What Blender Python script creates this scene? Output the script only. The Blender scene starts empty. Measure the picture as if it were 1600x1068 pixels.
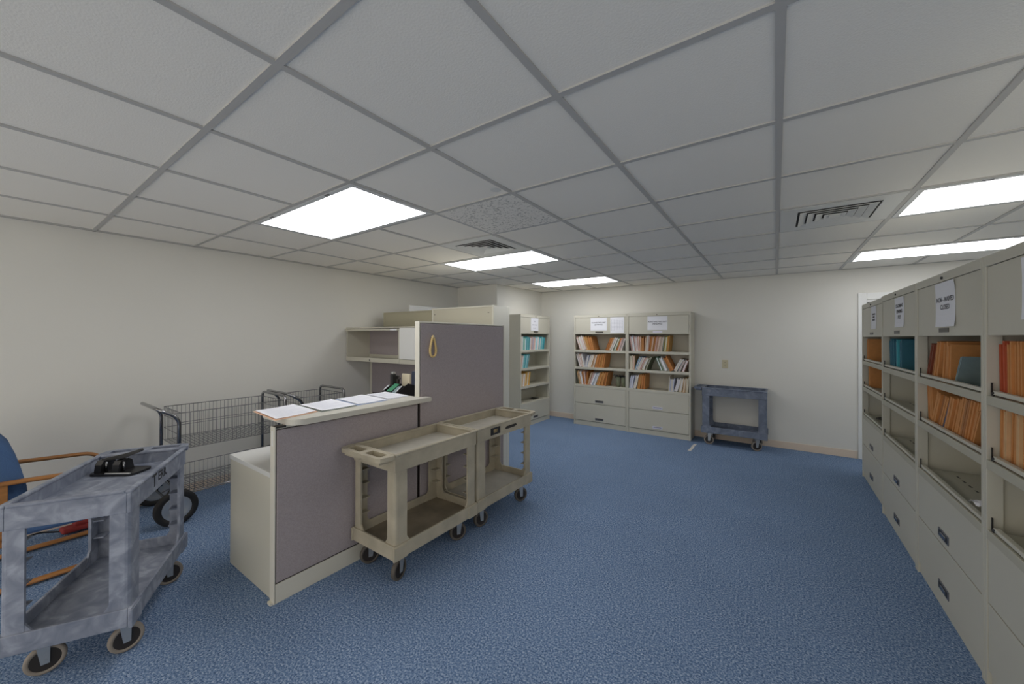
import bpy, bmesh, math, random
from mathutils import Vector, Matrix, Euler
random.seed(7)
C = bpy.context.scene.collection
PI = math.pi
R = math.radians

# ------------------------------------------------------------------ camera, world, exposure
CEIL = 2.221
cam = bpy.data.cameras.new('camera')
cam.sensor_width = 36.0
cam.lens = 586.7 / 1600 * 36.0
cam.shift_y = -(534 - 523.5) / 1600
cam.clip_start = 0.02
cam_o = bpy.data.objects.new('camera', cam)
C.objects.link(cam_o)
cam_o.matrix_world = (Matrix.Translation((0, 0, 1.41)) @ Matrix.Rotation(0.61254, 4, 'Z')
                      @ Matrix.Rotation(PI / 2 + 0.0047, 4, 'X') @ Matrix.Rotation(0.0024, 4, 'Z'))
bpy.context.scene.camera = cam_o
world = bpy.data.worlds.new('world')
bpy.context.scene.world = world
world.use_nodes = True
world.node_tree.nodes['Background'].inputs[0].default_value = (1.0, 0.95, 0.88, 1)
world.node_tree.nodes['Background'].inputs[1].default_value = 1.05
vs = bpy.context.scene.view_settings
vs.view_transform = 'Standard'
vs.look = 'None'
vs.gamma = 1.0
vs.exposure = 0.5
try:
    vs.use_curve_mapping = False
except Exception:
    pass
LAMP = 4.0            # strength of the troffer diffusers
cy = bpy.context.scene.cycles
cy.max_bounces = 10
cy.diffuse_bounces = 7
cy.use_denoising = True

# ------------------------------------------------------------------ helpers
def srgb(*c):
    return tuple((v / 255 / 12.92) if v / 255 <= 0.04045 else ((v / 255 + 0.055) / 1.055) ** 2.4 for v in c)

def mat(name, col, rough=0.6, metal=0.0, var=0.0, scale=8.0, bump=0.0, bscale=200.0, emit=None, spec=None, stretch=None):
    m = bpy.data.materials.new(name)
    m.use_nodes = True
    nt = m.node_tree
    b = nt.nodes['Principled BSDF']
    c = srgb(*col)
    b.inputs['Base Color'].default_value = (*c, 1)
    b.inputs['Roughness'].default_value = rough
    b.inputs['Metallic'].default_value = metal
    if spec is not None:
        b.inputs['Specular IOR Level'].default_value = spec
    tc = nt.nodes.new('ShaderNodeTexCoord')
    src = tc.outputs['Object']
    if stretch:
        mp = nt.nodes.new('ShaderNodeMapping')
        mp.inputs['Scale'].default_value = stretch
        nt.links.new(src, mp.inputs[0])
        src = mp.outputs[0]
    if var:
        n = nt.nodes.new('ShaderNodeTexNoise')
        n.inputs['Scale'].default_value = scale
        n.inputs['Detail'].default_value = 5
        nt.links.new(src, n.inputs['Vector'])
        r = nt.nodes.new('ShaderNodeValToRGB')
        r.color_ramp.elements[0].position = 0.3
        r.color_ramp.elements[1].position = 0.7
        r.color_ramp.elements[0].color = (*[v * (1 - var) for v in c], 1)
        r.color_ramp.elements[1].color = (*[min(1, v * (1 + var)) for v in c], 1)
        nt.links.new(n.outputs[0], r.inputs[0])
        nt.links.new(r.outputs[0], b.inputs['Base Color'])
    if bump:
        n2 = nt.nodes.new('ShaderNodeTexNoise')
        n2.inputs['Scale'].default_value = bscale
        n2.inputs['Detail'].default_value = 3
        nt.links.new(src, n2.inputs['Vector'])
        bp = nt.nodes.new('ShaderNodeBump')
        bp.inputs['Strength'].default_value = bump
        bp.inputs['Distance'].default_value = 0.004
        nt.links.new(n2.outputs[0], bp.inputs['Height'])
        nt.links.new(bp.outputs[0], b.inputs['Normal'])
    if emit:
        b.inputs['Emission Color'].default_value = (*srgb(*emit[0]), 1)
        b.inputs['Emission Strength'].default_value = emit[1]
    return m

def box(bm, x0, x1, y0, y1, z0, z1, bev=0.0, seg=2):
    vs_ = [bm.verts.new((x, y, z)) for x in (x0, x1) for y in (y0, y1) for z in (z0, z1)]
    f = [(0, 1, 3, 2), (4, 6, 7, 5), (0, 4, 5, 1), (2, 3, 7, 6), (0, 2, 6, 4), (1, 5, 7, 3)]
    fs = [bm.faces.new([vs_[i] for i in q]) for q in f]
    if bev:
        es = list({e for fc in fs for e in fc.edges})
        bmesh.ops.bevel(bm, geom=es, offset=bev, segments=seg, affect='EDGES', profile=0.5)

def prism(bm, poly, a0, a1, axis='z'):
    """poly: 2D loop; axis z -> (x,y), x -> (y,z), y -> (x,z)"""
    def P(p, a):
        return {'z': (p[0], p[1], a), 'x': (a, p[0], p[1]), 'y': (p[0], a, p[1])}[axis]
    lo = [bm.verts.new(P(p, a0)) for p in poly]
    hi = [bm.verts.new(P(p, a1)) for p in poly]
    n = len(poly)
    bm.faces.new(lo)
    bm.faces.new(hi)
    for i in range(n):
        bm.faces.new((lo[i], lo[(i + 1) % n], hi[(i + 1) % n], hi[i]))

def tube(bm, pts, r, seg=8, closed=False, flat=None):
    pts = [Vector(p) for p in pts]
    n = len(pts)
    rings = []
    up = None
    for i, p in enumerate(pts):
        if closed:
            t = (pts[(i + 1) % n] - pts[i - 1]).normalized()
        else:
            t = (pts[min(i + 1, n - 1)] - pts[max(i - 1, 0)]).normalized()
        if up is None:
            up = Vector((0, 0, 1)) if abs(t.z) < 0.9 else Vector((1, 0, 0))
        u = (up - t * up.dot(t)).normalized()
        up = u
        w = t.cross(u)
        ra, rb = (r, r) if flat is None else flat
        rings.append([bm.verts.new(p + u * math.cos(2 * PI * k / seg) * ra + w * math.sin(2 * PI * k / seg) * rb) for k in range(seg)])
    m = n if closed else n - 1
    for i in range(m):
        a, b = rings[i], rings[(i + 1) % n]
        for k in range(seg):
            f = bm.faces.new((a[k], a[(k + 1) % seg], b[(k + 1) % seg], b[k]))
            f.smooth = True
    if not closed:
        bm.faces.new(rings[0])
        bm.faces.new(rings[-1])

def cyl(bm, p0, p1, r, seg=20, r1=None):
    p0, p1 = Vector(p0), Vector(p1)
    t = (p1 - p0).normalized()
    u = t.orthogonal().normalized()
    w = t.cross(u)
    r1 = r if r1 is None else r1
    a = [bm.verts.new(p0 + (u * math.cos(2 * PI * k / seg) + w * math.sin(2 * PI * k / seg)) * r) for k in range(seg)]
    b = [bm.verts.new(p1 + (u * math.cos(2 * PI * k / seg) + w * math.sin(2 * PI * k / seg)) * r1) for k in range(seg)]
    for k in range(seg):
        f = bm.faces.new((a[k], a[(k + 1) % seg], b[(k + 1) % seg], b[k]))
        f.smooth = True
    bm.faces.new(a)
    bm.faces.new(b)

def ring(bm, c, axis, prof, seg=28, loop=False):
    """lathe a profile [(radius, offset)] round an axis through c"""
    c, t = Vector(c), Vector(axis).normalized()
    u = t.orthogonal().normalized()
    w = t.cross(u)
    rows = []
    for rr, off in prof:
        rows.append([bm.verts.new(c + t * off + (u * math.cos(2 * PI * k / seg) + w * math.sin(2 * PI * k / seg)) * rr) for k in range(seg)])
    m = len(rows) if loop else len(rows) - 1
    for i in range(m):
        j = (i + 1) % len(rows)
        for k in range(seg):
            f = bm.faces.new((rows[i][k], rows[i][(k + 1) % seg], rows[j][(k + 1) % seg], rows[j][k]))
            f.smooth = True
    if not loop:
        bm.faces.new(rows[0])
        bm.faces.new(rows[-1])

def arc(pts, r, n=5):
    """round the corners of a polyline"""
    pts = [Vector(p) for p in pts]
    out = [pts[0]]
    for i in range(1, len(pts) - 1):
        a, b, c = pts[i - 1], pts[i], pts[i + 1]
        d1, d2 = (a - b), (c - b)
        k = min(r, d1.length * 0.49, d2.length * 0.49)
        p, q = b + d1.normalized() * k, b + d2.normalized() * k
        for j in range(n + 1):
            s = j / n
            out.append(p * (1 - s) ** 2 + b * 2 * s * (1 - s) + q * s ** 2)
    out.append(pts[-1])
    return out

def obj(name, bm, m, parent=None, loc=None, rotz=0.0, label=None, cat=None, group=None, kind=None):
    bmesh.ops.recalc_face_normals(bm, faces=bm.faces)
    me = bpy.data.meshes.new(name)
    bm.to_mesh(me)
    bm.free()
    me.materials.append(m)
    o = bpy.data.objects.new(name, me)
    C.objects.link(o)
    if parent:
        o.parent = parent
    if loc:
        o.location = loc
    if rotz:
        o.rotation_euler = (0, 0, rotz)
    tag(o, label, cat, group, kind)
    return o

def tag(o, label=None, cat=None, group=None, kind=None):
    if label: o['label'] = label
    if cat: o['category'] = cat
    if group: o['group'] = group
    if kind: o['kind'] = kind
    return o

def thing(name, label, cat, loc=(0, 0, 0), rotz=0.0, group=None):
    o = bpy.data.objects.new(name, None)
    o.empty_display_size = 0.1
    C.objects.link(o)
    o.location = loc
    o.rotation_euler = (0, 0, rotz)
    return tag(o, label, cat, group)

def B():
    return bmesh.new()

def bx(name, m, dims, parent=None, bev=0.0, **k):
    b = B()
    box(b, *dims, bev=bev)
    return obj(name, b, m, parent, **k)

def text(name, body, size, m, parent, loc, rot, align='CENTER', label=None, spacing=1.0):
    cu = bpy.data.curves.new(name, 'FONT')
    cu.body = body
    cu.size = size
    cu.align_x = align
    cu.align_y = 'CENTER'
    cu.extrude = 0.0002
    cu.space_line = spacing
    cu.offset = size * 0.012
    cu.materials.append(m)
    tmp = bpy.data.objects.new(name, cu)
    C.objects.link(tmp)
    me = bpy.data.meshes.new_from_object(tmp.evaluated_get(bpy.context.evaluated_depsgraph_get()))
    me.name = name
    bpy.data.objects.remove(tmp)
    bpy.data.curves.remove(cu)
    o = bpy.data.objects.new(name, me)
    C.objects.link(o)
    o.parent = parent
    o.location = loc
    o.rotation_euler = rot
    if label: o['label'] = label
    return o

# ------------------------------------------------------------------ materials
M = {}
M['wall'] = mat('wall_paint', (226, 224, 216), 0.75, var=0.015, scale=1.5, bump=0.08, bscale=60)
M['base'] = mat('baseboard_vinyl', (228, 210, 190), 0.5)
M['grid'] = mat('ceiling_grid_metal', (186, 184, 180), 0.5)
M['trim'] = mat('white_gloss_paint', (232, 232, 228), 0.4)
M['cab'] = mat('greige_steel', (202, 198, 182), 0.45, var=0.02, scale=2.0)
M['cab_in'] = mat('greige_steel_inner', (186, 182, 164), 0.5)
M['tan'] = mat('tan_steel', (176, 171, 148), 0.45)
M['cabw'] = mat('pale_steel', (222, 220, 208), 0.42)
M['dark'] = mat('dark_plastic', (38, 37, 36), 0.5)
M['label_holder'] = mat('label_holder_dark', (88, 84, 78), 0.4, 0.3)
M['chrome'] = mat('chrome', (158, 158, 160), 0.2, 1.0)
M['wire'] = mat('zinc_wire', (138, 138, 138), 0.4, 0.7)
M['pull'] = mat('pull_grey', (120, 120, 124), 0.35, 0.6)
M['pull_white'] = mat('pull_bright', (226, 224, 236), 0.3, 0.2)
M['fabric'] = mat('mauve_fabric', (166, 157, 158), 0.95, var=0.10, scale=180, bump=0.25, bscale=420, spec=0.1)
M['cream'] = mat('panel_cream', (216, 212, 198), 0.45)
M['seam'] = mat('seam_dark', (62, 54, 52), 0.8)
M['counter'] = mat('counter_laminate', (206, 202, 190), 0.4)
M['desk_top'] = mat('desk_laminate', (216, 216, 212), 0.4)
M['beige'] = mat('beige_cart_plastic', (176, 167, 146), 0.6, var=0.16, scale=7, bump=0.06, bscale=90)
M['beige_floor'] = mat('beige_cart_tray', (186, 181, 168), 0.5, var=0.10, scale=9)
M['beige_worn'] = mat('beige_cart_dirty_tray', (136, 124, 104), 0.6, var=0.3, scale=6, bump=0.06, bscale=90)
M['rubber'] = mat('black_rubber', (34, 32, 30), 0.6)
M['tyre_dark'] = mat('dark_tyre', (92, 86, 78), 0.65)
M['tyre'] = mat('grey_tyre', (150, 140, 128), 0.65)
M['hub'] = mat('caster_hub', (48, 42, 38), 0.5)
M['fork'] = mat('zinc_fork', (200, 200, 198), 0.35, 0.8)
M['wood'] = mat('bent_oak', (160, 108, 56), 0.45, var=0.18, scale=6, stretch=(12, 1.5, 12))
M['upholstery'] = mat('blue_upholstery', (88, 116, 156), 0.95, var=0.12, scale=240, bump=0.25, bscale=500, spec=0.1)
M['paper'] = mat('white_paper', (238, 238, 242), 0.8)
M['ink'] = mat('printed_ink', (70, 70, 76), 0.8)
M['inklight'] = mat('pale_ink', (160, 160, 170), 0.8)
M['marker'] = mat('black_marker', (30, 32, 38), 0.6)
M['outlet'] = mat('ivory_plastic', (206, 198, 168), 0.4)
M['slot'] = mat('slot_dark', (50, 46, 42), 0.7)
M['punch'] = mat('black_enamel', (30, 30, 31), 0.35)
M['tan_rubber'] = mat('tan_rubber', (216, 188, 128), 0.6)
M['red'] = mat('red_cloth', (150, 52, 50), 0.8)
M['tape'] = mat('worn_white_tape', (214, 210, 202), 0.7, var=0.2, scale=40)
M['vent'] = mat('vent_white', (214, 214, 210), 0.4)
M['ventdark'] = mat('vent_throat', (60, 54, 48), 0.8)
M['light_frame'] = mat('troffer_frame', (214, 215, 214), 0.4)
M['lamp'] = mat('troffer_diffuser', (240, 240, 240), 0.5, emit=((250, 251, 255), LAMP))

def m_tiles(name, col, speck):
    m = mat(name, col, 0.95, spec=0.1)
    nt = m.node_tree
    b = nt.nodes['Principled BSDF']
    tc = [n for n in nt.nodes if n.type == 'TEX_COORD'][0]
    n = nt.nodes.new('ShaderNodeTexNoise'); n.inputs['Scale'].default_value = 160; n.inputs['Detail'].default_value = 4
    nt.links.new(tc.outputs['Object'], n.inputs['Vector'])
    bp = nt.nodes.new('ShaderNodeBump'); bp.inputs['Strength'].default_value = 0.35; bp.inputs['Distance'].default_value = 0.003
    nt.links.new(n.outputs[0], bp.inputs['Height']); nt.links.new(bp.outputs[0], b.inputs['Normal'])
    if speck:
        v = nt.nodes.new('ShaderNodeTexNoise'); v.inputs['Scale'].default_value = 75; v.inputs['Detail'].default_value = 2
        nt.links.new(tc.outputs['Object'], v.inputs['Vector'])
        r = nt.nodes.new('ShaderNodeValToRGB')
        r.color_ramp.elements[0].position = 0.36; r.color_ramp.elements[0].color = (*srgb(178, 176, 170), 1)
        r.color_ramp.elements[1].position = 0.44; r.color_ramp.elements[1].color = (*srgb(*col), 1)
        nt.links.new(v.outputs[0], r.inputs[0]); nt.links.new(r.outputs[0], b.inputs['Base Color'])
    return m
M['tiles'] = m_tiles('ceiling_tile_white', (243, 239, 230), False)
M['tile_speck'] = m_tiles('ceiling_tile_fissured', (236, 233, 226), True)

def m_carpet():
    m = mat('blue_carpet', (70, 100, 150), 1.0, spec=0.0)
    nt = m.node_tree
    b = nt.nodes['Principled BSDF']
    tc = [n for n in nt.nodes if n.type == 'TEX_COORD'][0]
    def noise(s, d, rough=0.6):
        n = nt.nodes.new('ShaderNodeTexNoise'); n.inputs['Scale'].default_value = s; n.inputs['Detail'].default_value = d
        n.inputs['Roughness'].default_value = rough
        nt.links.new(tc.outputs['Object'], n.inputs['Vector']); return n
    n1 = noise(115, 3, 0.75)
    r = nt.nodes.new('ShaderNodeValToRGB')
    e = r.color_ramp.elements
    e[0].position = 0.33; e[0].color = (*srgb(62, 84, 116), 1)
    e[1].position = 0.68; e[1].color = (*srgb(196, 208, 224), 1)
    k = e.new(0.5); k.color = (*srgb(116, 142, 178), 1)
    nt.links.new(n1.outputs[0], r.inputs[0])
    n2 = noise(1.3, 4)
    mx = nt.nodes.new('ShaderNodeMix'); mx.data_type = 'RGBA'; mx.blend_type = 'MULTIPLY'; mx.inputs[0].default_value = 0.5
    r2 = nt.nodes.new('ShaderNodeValToRGB')
    r2.color_ramp.elements[0].position = 0.3; r2.color_ramp.elements[0].color = (0.78, 0.78, 0.78, 1)
    r2.color_ramp.elements[1].position = 0.65; r2.color_ramp.elements[1].color = (1, 1, 1, 1)
    nt.links.new(n2.outputs[0], r2.inputs[0])
    nt.links.new(r.outputs[0], mx.inputs[6]); nt.links.new(r2.outputs[0], mx.inputs[7])
    nt.links.new(mx.outputs[2], b.inputs['Base Color'])
    bp = nt.nodes.new('ShaderNodeBump'); bp.inputs['Strength'].default_value = 0.5; bp.inputs['Distance'].default_value = 0.006
    nt.links.new(n1.outputs[0], bp.inputs['Height']); nt.links.new(bp.outputs[0], b.inputs['Normal'])
    return m
M['carpet'] = m_carpet()

def m_swirl(name, dark, light):
    """moulded plastic with pale swirls and scratches"""
    m = mat(name, dark, 0.5)
    nt = m.node_tree
    b = nt.nodes['Principled BSDF']
    tc = [n for n in nt.nodes if n.type == 'TEX_COORD'][0]
    n = nt.nodes.new('ShaderNodeTexNoise'); n.inputs['Scale'].default_value = 8.0; n.inputs['Detail'].default_value = 8; n.inputs['Distortion'].default_value = 1.8
    nt.links.new(tc.outputs['Object'], n.inputs['Vector'])
    r = nt.nodes.new('ShaderNodeValToRGB')
    e = r.color_ramp.elements
    e[0].position = 0.32; e[0].color = (*srgb(*dark), 1)
    e[1].position = 0.70; e[1].color = (*srgb(*light), 1)
    mid = tuple(int(0.62 * a + 0.38 * c) for a, c in zip(dark, light))
    k = e.new(0.5); k.color = (*srgb(*mid), 1)
    nt.links.new(n.outputs[0], r.inputs[0])
    nt.links.new(r.outputs[0], b.inputs['Base Color'])
    return m
M['greyblue'] = m_swirl('greyblue_cart_plastic', (114, 121, 136), (164, 169, 182))
M['greyblue_far'] = m_swirl('greyblue_cart_clean', (98, 107, 124), (132, 141, 157))

# ------------------------------------------------------------------ room shell
XL, XR, YF, YB = -4.32, 3.2, 5.92, -2.0
GX0, GY0, G = -1.215, 0.5103, 0.610
GXS, GYS = 0.6128, 0.607
gx = lambda i: GX0 + GXS * i
gy = lambda j: GY0 + GYS * j
def struct(name, m, dims):
    return bx(name, m, dims, kind='structure')
struct('floor', M['carpet'], (XL - .1, XR + .1, YB - .1, YF + .1, -.1, 0))
struct('wall_left', M['wall'], (XL - .1, XL, YB - .1, YF + .1, 0, CEIL + .1))
struct('wall_far', M['wall'], (XL, XR, YF, YF + .1, 0, CEIL + .1))
struct('wall_right', M['wall'], (XR, XR + .1, YB - .1, YF + .1, 0, CEIL + .1))
struct('wall_column', M['wall'], (XL, -3.5, 4.58, YF, 0, CEIL))
ceiling = struct('ceiling', M['tiles'], (XL, XR, YB, YF, CEIL + .004, CEIL + .1))
b = B()
for i in range(-5, 8):
    box(b, gx(i) - .012, gx(i) + .012, YB, YF, CEIL - .002, CEIL + .004)
for j in range(-4, 9):
    for i in range(-6, 8):
        x0, x1 = max(gx(i) + .012, XL), min(gx(i + 1) - .012, XR)
        if x1 > x0:
            box(b, x0, x1, gy(j) - .012, gy(j) + .012, CEIL - .002, CEIL + .004)
# wall angle
box(b, XL, XL + .022, YB, YF, CEIL - .002, CEIL + .004)
box(b, XL + .022, XR, YF - .022, YF, CEIL - .002, CEIL + .004)
obj('ceiling_grid', b, M['grid'], ceiling)
def base(name, dims):
    x0, x1, y0, y1 = dims
    bb = B(); box(bb, x0, x1, y0, y1, 0, .088, bev=.003)
    obj(name, bb, M['base'], kind='structure')
base('baseboard_left', (XL, XL + .011, YB, 4.58))
base('baseboard_far', (-3.5, .778, YF - .011, YF))
base('baseboard_column', (-3.5, -3.489, 4.58, YF - .011))
# door on the far wall, mostly behind the cabinets
dr = thing('door_1', None, None, (0.785, YF, 0)); dr['kind'] = 'structure'
b = B()
box(b, 0, .075, -.018, 0, 0, 1.93, bev=.004); box(b, .075, .92, -.018, 0, 1.855, 1.93, bev=.004); box(b, .92, .995, -.018, 0, 0, 1.93, bev=.004)
obj('door_frame', b, M['trim'], dr)
bx('door_leaf', M['trim'], (.078, .917, -.006, -.001, .005, 1.852), dr)
bx('door_closer', M['dark'], (.08, .16, -.045, -.007, 1.80, 1.82), dr)

# ------------------------------------------------------------------ ceiling fixtures
def troffer(i, j, label):
    x0, x1, y0, y1 = gx(i) + .013, gx(i + 2) - .013, gy(j) + .013, gy(j + 1) - .013
    t = thing('ceiling_light', label, 'ceiling light', ((x0 + x1) / 2, (y0 + y1) / 2, CEIL), group='recessed fluorescent troffers')
    w, d = (x1 - x0) / 2, (y1 - y0) / 2
    b = B(); f = .03
    z0, z1 = -.004, .004
    box(b, -w, w, -d, -d + f, z0, z1); box(b, -w, w, d - f, d, z0, z1)
    box(b, -w, -w + f, -d + f, d - f, z0, z1); box(b, w - f, w, -d + f, d - f, z0, z1)
    obj('frame', b, M['light_frame'], t)
    bx('diffuser', M['lamp'], (-w + f, w - f, -d + f, d - f, -.0034, .0035), t)
    for sx in (-.35, .35):
        bx('latch', M['pull'], (sx - .02, sx + .02, -d + .004, -d + .014, -.008, -.004), t)
troffer(-3, 1, 'bright lit ceiling light panel above the low cubicle counter')
troffer(-3, 4, 'lit ceiling light panel beside the small square ceiling vent')
troffer(-3, 7, 'lit ceiling light panel over the pair of cabinets at far wall')
troffer(3, 4, 'lit ceiling light panel beside the ceiling vent above the cabinet row')
troffer(3, 7, 'lit ceiling light panel close to the far wall above the door')
troffer(3, 1, 'lit ceiling light panel behind the near end of the cabinet row')

def vent(i, j, label):
    cx, cy_ = gx(i) + GXS / 2, gy(j) + GYS / 2
    t = thing('ceiling_vent', label, 'vent', (cx, cy_, CEIL), group='square ceiling air diffusers')
    h = .292
    b = B()
    o_ = .20
    box(b, -h, h, -h, -o_, -.004, .0038); box(b, -h, h, o_, h, -.004, .0038)
    box(b, -h, -o_, -o_, o_, -.004, .0038); box(b, o_, h, -o_, o_, -.004, .0038)
    obj('face_plate', b, M['vent'], t)
    bx('throat', M['ventdark'], (-o_, o_, -o_, o_, .0015, .0036), t)
    # four nested square louvres, each a sloped ring
    for k in range(4):
        ro = .186 - k * .044
        ri, zi, zo = ro - .035, .0012, -.011
        b = B()
        q = [(-1, -1), (1, -1), (1, 1), (-1, 1)]
        o1 = [b.verts.new((sx * ro, sy * ro, zo)) for sx, sy in q]
        o2 = [b.verts.new((sx * ri, sy * ri, zi)) for sx, sy in q]
        o3 = [b.verts.new((sx * (ro + .002), sy * (ro + .002), zo + .003)) for sx, sy in q]
        o4 = [b.verts.new((sx * (ri + .002), sy * (ri + .002), zi + .002)) for sx, sy in q]
        for a in range(4):
            c2 = (a + 1) % 4
            b.faces.new((o1[a], o1[c2], o2[c2], o2[a])); b.faces.new((o3[a], o3[c2], o4[c2], o4[a]))
            b.faces.new((o1[a], o1[c2], o3[c2], o3[a])); b.faces.new((o2[a], o2[c2], o4[c2], o4[a]))
        obj('louver', b, M['vent'], t)
    bx('center_plate', M['vent'], (-.028, .028, -.028, .028, -.012, .001), t)
vent(-2, 3, 'square white ceiling vent behind the speckled ceiling tile')
vent(2, 4, 'square white ceiling vent next to light panel over cabinet row')
bx('ceiling_tile', M['tile_speck'], (gx(-1) + .012, gx(0) - .012, gy(2) + .012, gy(3) - .012, CEIL - .002, CEIL + .004),
   label='odd speckled ceiling tile among the plain white ones', cat='ceiling tile')
b = B(); ring(b, (-1.273, 1.648, CEIL + .003), (0, 0, 1), [(.026, 0), (.034, .002), (.034, .005)], 24)
obj('sprinkler_cover', b, M['vent'], label='small round white sprinkler cover plate on a ceiling tile', cat='sprinkler cover')

# wall outlet
t = thing('wall_outlet', 'ivory two socket outlet plate on the far wall above grey cart', 'outlet', (-.572, YF, 1.045))
bx('plate', M['outlet'], (-.037, .037, -.007, 0, -.058, .058), t, bev=.003)
for z in (-.024, .024):
    b = B(); box(b, -.017, .017, -.009, -.006, z - .014, z + .014, bev=.004)
    s = obj('socket', b, M['outlet'], t)
    b = B(); box(b, -.008, -.005, -.0098, -.0088, z - .005, z + .006); box(b, .005, .008, -.0098, -.0088, z - .005, z + .006)
    obj('slot', b, M['slot'], s)

# ------------------------------------------------------------------ file cabinets
def cabinet(name, label, cat, loc, rotz, W, D, H, opens, drawers, door, mat_out, style='far', holder='label_holder', pull='pull', group=None, flap=True):
    t = thing(name, label, cat, loc, rotz, group)
    s = .022
    b = B()
    box(b, .0008, .005, .045, D - .016, 0, H - .002); box(b, W - .005, W - .0008, .045, D - .016, 0, H - .002)               # skins
    box(b, 0, s, 0, .045, 0, H, bev=.0015, seg=1); box(b, W - s, W, 0, .045, 0, H, bev=.0015, seg=1)   # front posts
    box(b, 0, s, D - .016, D, 0, H, bev=.0015, seg=1); box(b, W - s, W, D - .016, D, 0, H, bev=.0015, seg=1)   # rear posts
    box(b, s, W - s, D - .016, D, H - .014, H)
    box(b, .005, W - .005, .045, D - .016, H - .02, H - .002)                                       # top
    box(b, s, W - s, 0, .045, H - .044, H, bev=.0015, seg=1)                                       # header
    box(b, s, W - s, .012, .04, 0, .07)                                                            # plinth
    obj('carcass', b, mat_out, t)
    bx('back_panel', M['cab'] if mat_out is M['cabw'] else mat_out, (.006, W - .006, D - .010, D - .004, 0, H - .015), t)
    # header lock
    b = B(); cyl(b, (W * .49, 0, H - .026), (W * .49, -.006, H - .026), .007, 12)
    obj('lock', b, M['label_holder'] if style == 'far' else M['dark'], t)
    if door:
        z0, z1 = door
        d = bx('flipper_door', mat_out, (s + .003, W - s - .003, .004, .022, z0 + .003, z1 - .003), t, bev=.002)
        b = B(); box(b, W / 2 - .065, W / 2 + .065, .0005, .005, z0 + .022, z0 + .044)
        obj('label_holder', b, M[holder], d)
    for k, z in enumerate(opens):            # shelf tops
        b = B()
        box(b, s, W - s, .003, D - .018, z - .012, z)
        box(b, s, W - s, 0, .012, z - .034, z + .004, bev=.0015, seg=1)
        sh = obj('shelf', b, M['cab_in'] if style == 'right' else mat_out, t)
        if style == 'right':
            b = B(); box(b, s + .035, W - s, .006, .026, z + .010, z + .026, bev=.003)
            obj('door_rail', b, mat_out, sh)
            b = B(); box(b, s + .022, s + .034, .006, .012, z + .004, z + .018); box(b, s + .006, s + .012, .010, .0145, z + .004, z + .055)
            cyl(b, (s + .045, .004, z + .018), (s + .045, .0075, z + .018), .005, 10)
            obj('roller_pin', b, M['dark'], sh)
            b = B()
            for q in range(9):
                box(b, .12 + q * .08, .155 + q * .08, .13, .138, z - .0005, z + .0008)
            obj('divider_slot', b, M['dark'], sh)
    for z0, z1 in drawers:
        d = bx('drawer_front', mat_out, (s + .003, W - s - .003, .003, .03, z0 + .003, z1 - .003), t, bev=.002)
        xc = W / 2 if style == 'far' else W / 2 - .01
        zc = z0 + .045 if style == 'far' else (z0 + z1) / 2 - .08
        if style == 'far':
            b = B(); box(b, xc - .068, xc + .068, -.001, .005, zc - .017, zc + .017, bev=.002)
            h = obj('pull_plate', b, M[pull], d)
            bx('pull_slot', M['label_holder'] if pull == 'pull' else M['inklight'], (xc - .055, xc + .055, -.0016, .003, zc - .004, zc + .010), d)
        else:
            b = B(); box(b, xc - .07, xc + .07, -.001, .005, zc - .022, zc + .022, bev=.002)
            obj('pull_plate', b, M['pull'], d)
            bx('pull_slot', M['dark'], (xc - .058, xc + .058, -.0018, .004, zc - .015, zc + .015), d)
            b = B(); box(b, xc - .035, xc + .035, -.004, .003, zc - .013, zc + .008, bev=.002)
            obj('pull_latch', b, M['chrome'], d)
    return t

ROWS = [1.203, .930, .648]
far_args = dict(W=.873, D=.30, H=1.765, opens=ROWS, drawers=[(.355, .636), (.075, .355)], door=(1.455, 1.722), mat_out=M['cab'])
cab1 = cabinet('file_cabinet', 'beige open shelf file cabinet with two papers taped to its door, by the corner', 'file cabinet', (-2.700, 5.60, 0), 0, group=None, **far_args)
cab2 = cabinet('file_cabinet', 'beige open shelf file cabinet standing beside the grey blue cart', 'file cabinet', (-1.822, 5.59, 0), 0, holder='pull_white', pull='pull_white', **far_args)
cab3 = cabinet('file_cabinet', 'beige file cabinet holding teal folders, backed against the wall column', 'file cabinet', (-3.20, 4.783, 0), PI / 2,
               .905, .295, 1.765, [1.203, .922, .640, .372], [(.075, .355)], (1.462, 1.722), M['cab'])
RROWS = [1.175, .915, .632]
rd = [(.340, .612), (.066, .340)]
XRW = .70
ra = dict(W=.905, D=.31, H=1.745, opens=RROWS, drawers=rd, door=(1.418, 1.702), mat_out=M['cab'], style='right')
cabA = cabinet('file_cabinet', 'beige file cabinet next to the white door frame, first of the long row', 'file cabinet', (XRW + .022, 5.21, 0), -PI / 2, **ra)
cabB = cabinet('file_cabinet', 'beige file cabinet with dark teal folders on its top shelf', 'file cabinet', (XRW, 4.205, 0), -PI / 2, **ra)
cabC = cabinet('file_cabinet', 'beige file cabinet with two shelves of leaning orange folders and an empty shelf', 'file cabinet', (XRW, 3.293, 0), -PI / 2, **ra)
cabD = cabinet('file_cabinet', 'beige file cabinet nearest the camera, red and orange folders upright', 'file cabinet', (XRW, 2.383, 0), -PI / 2, **ra)
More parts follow.
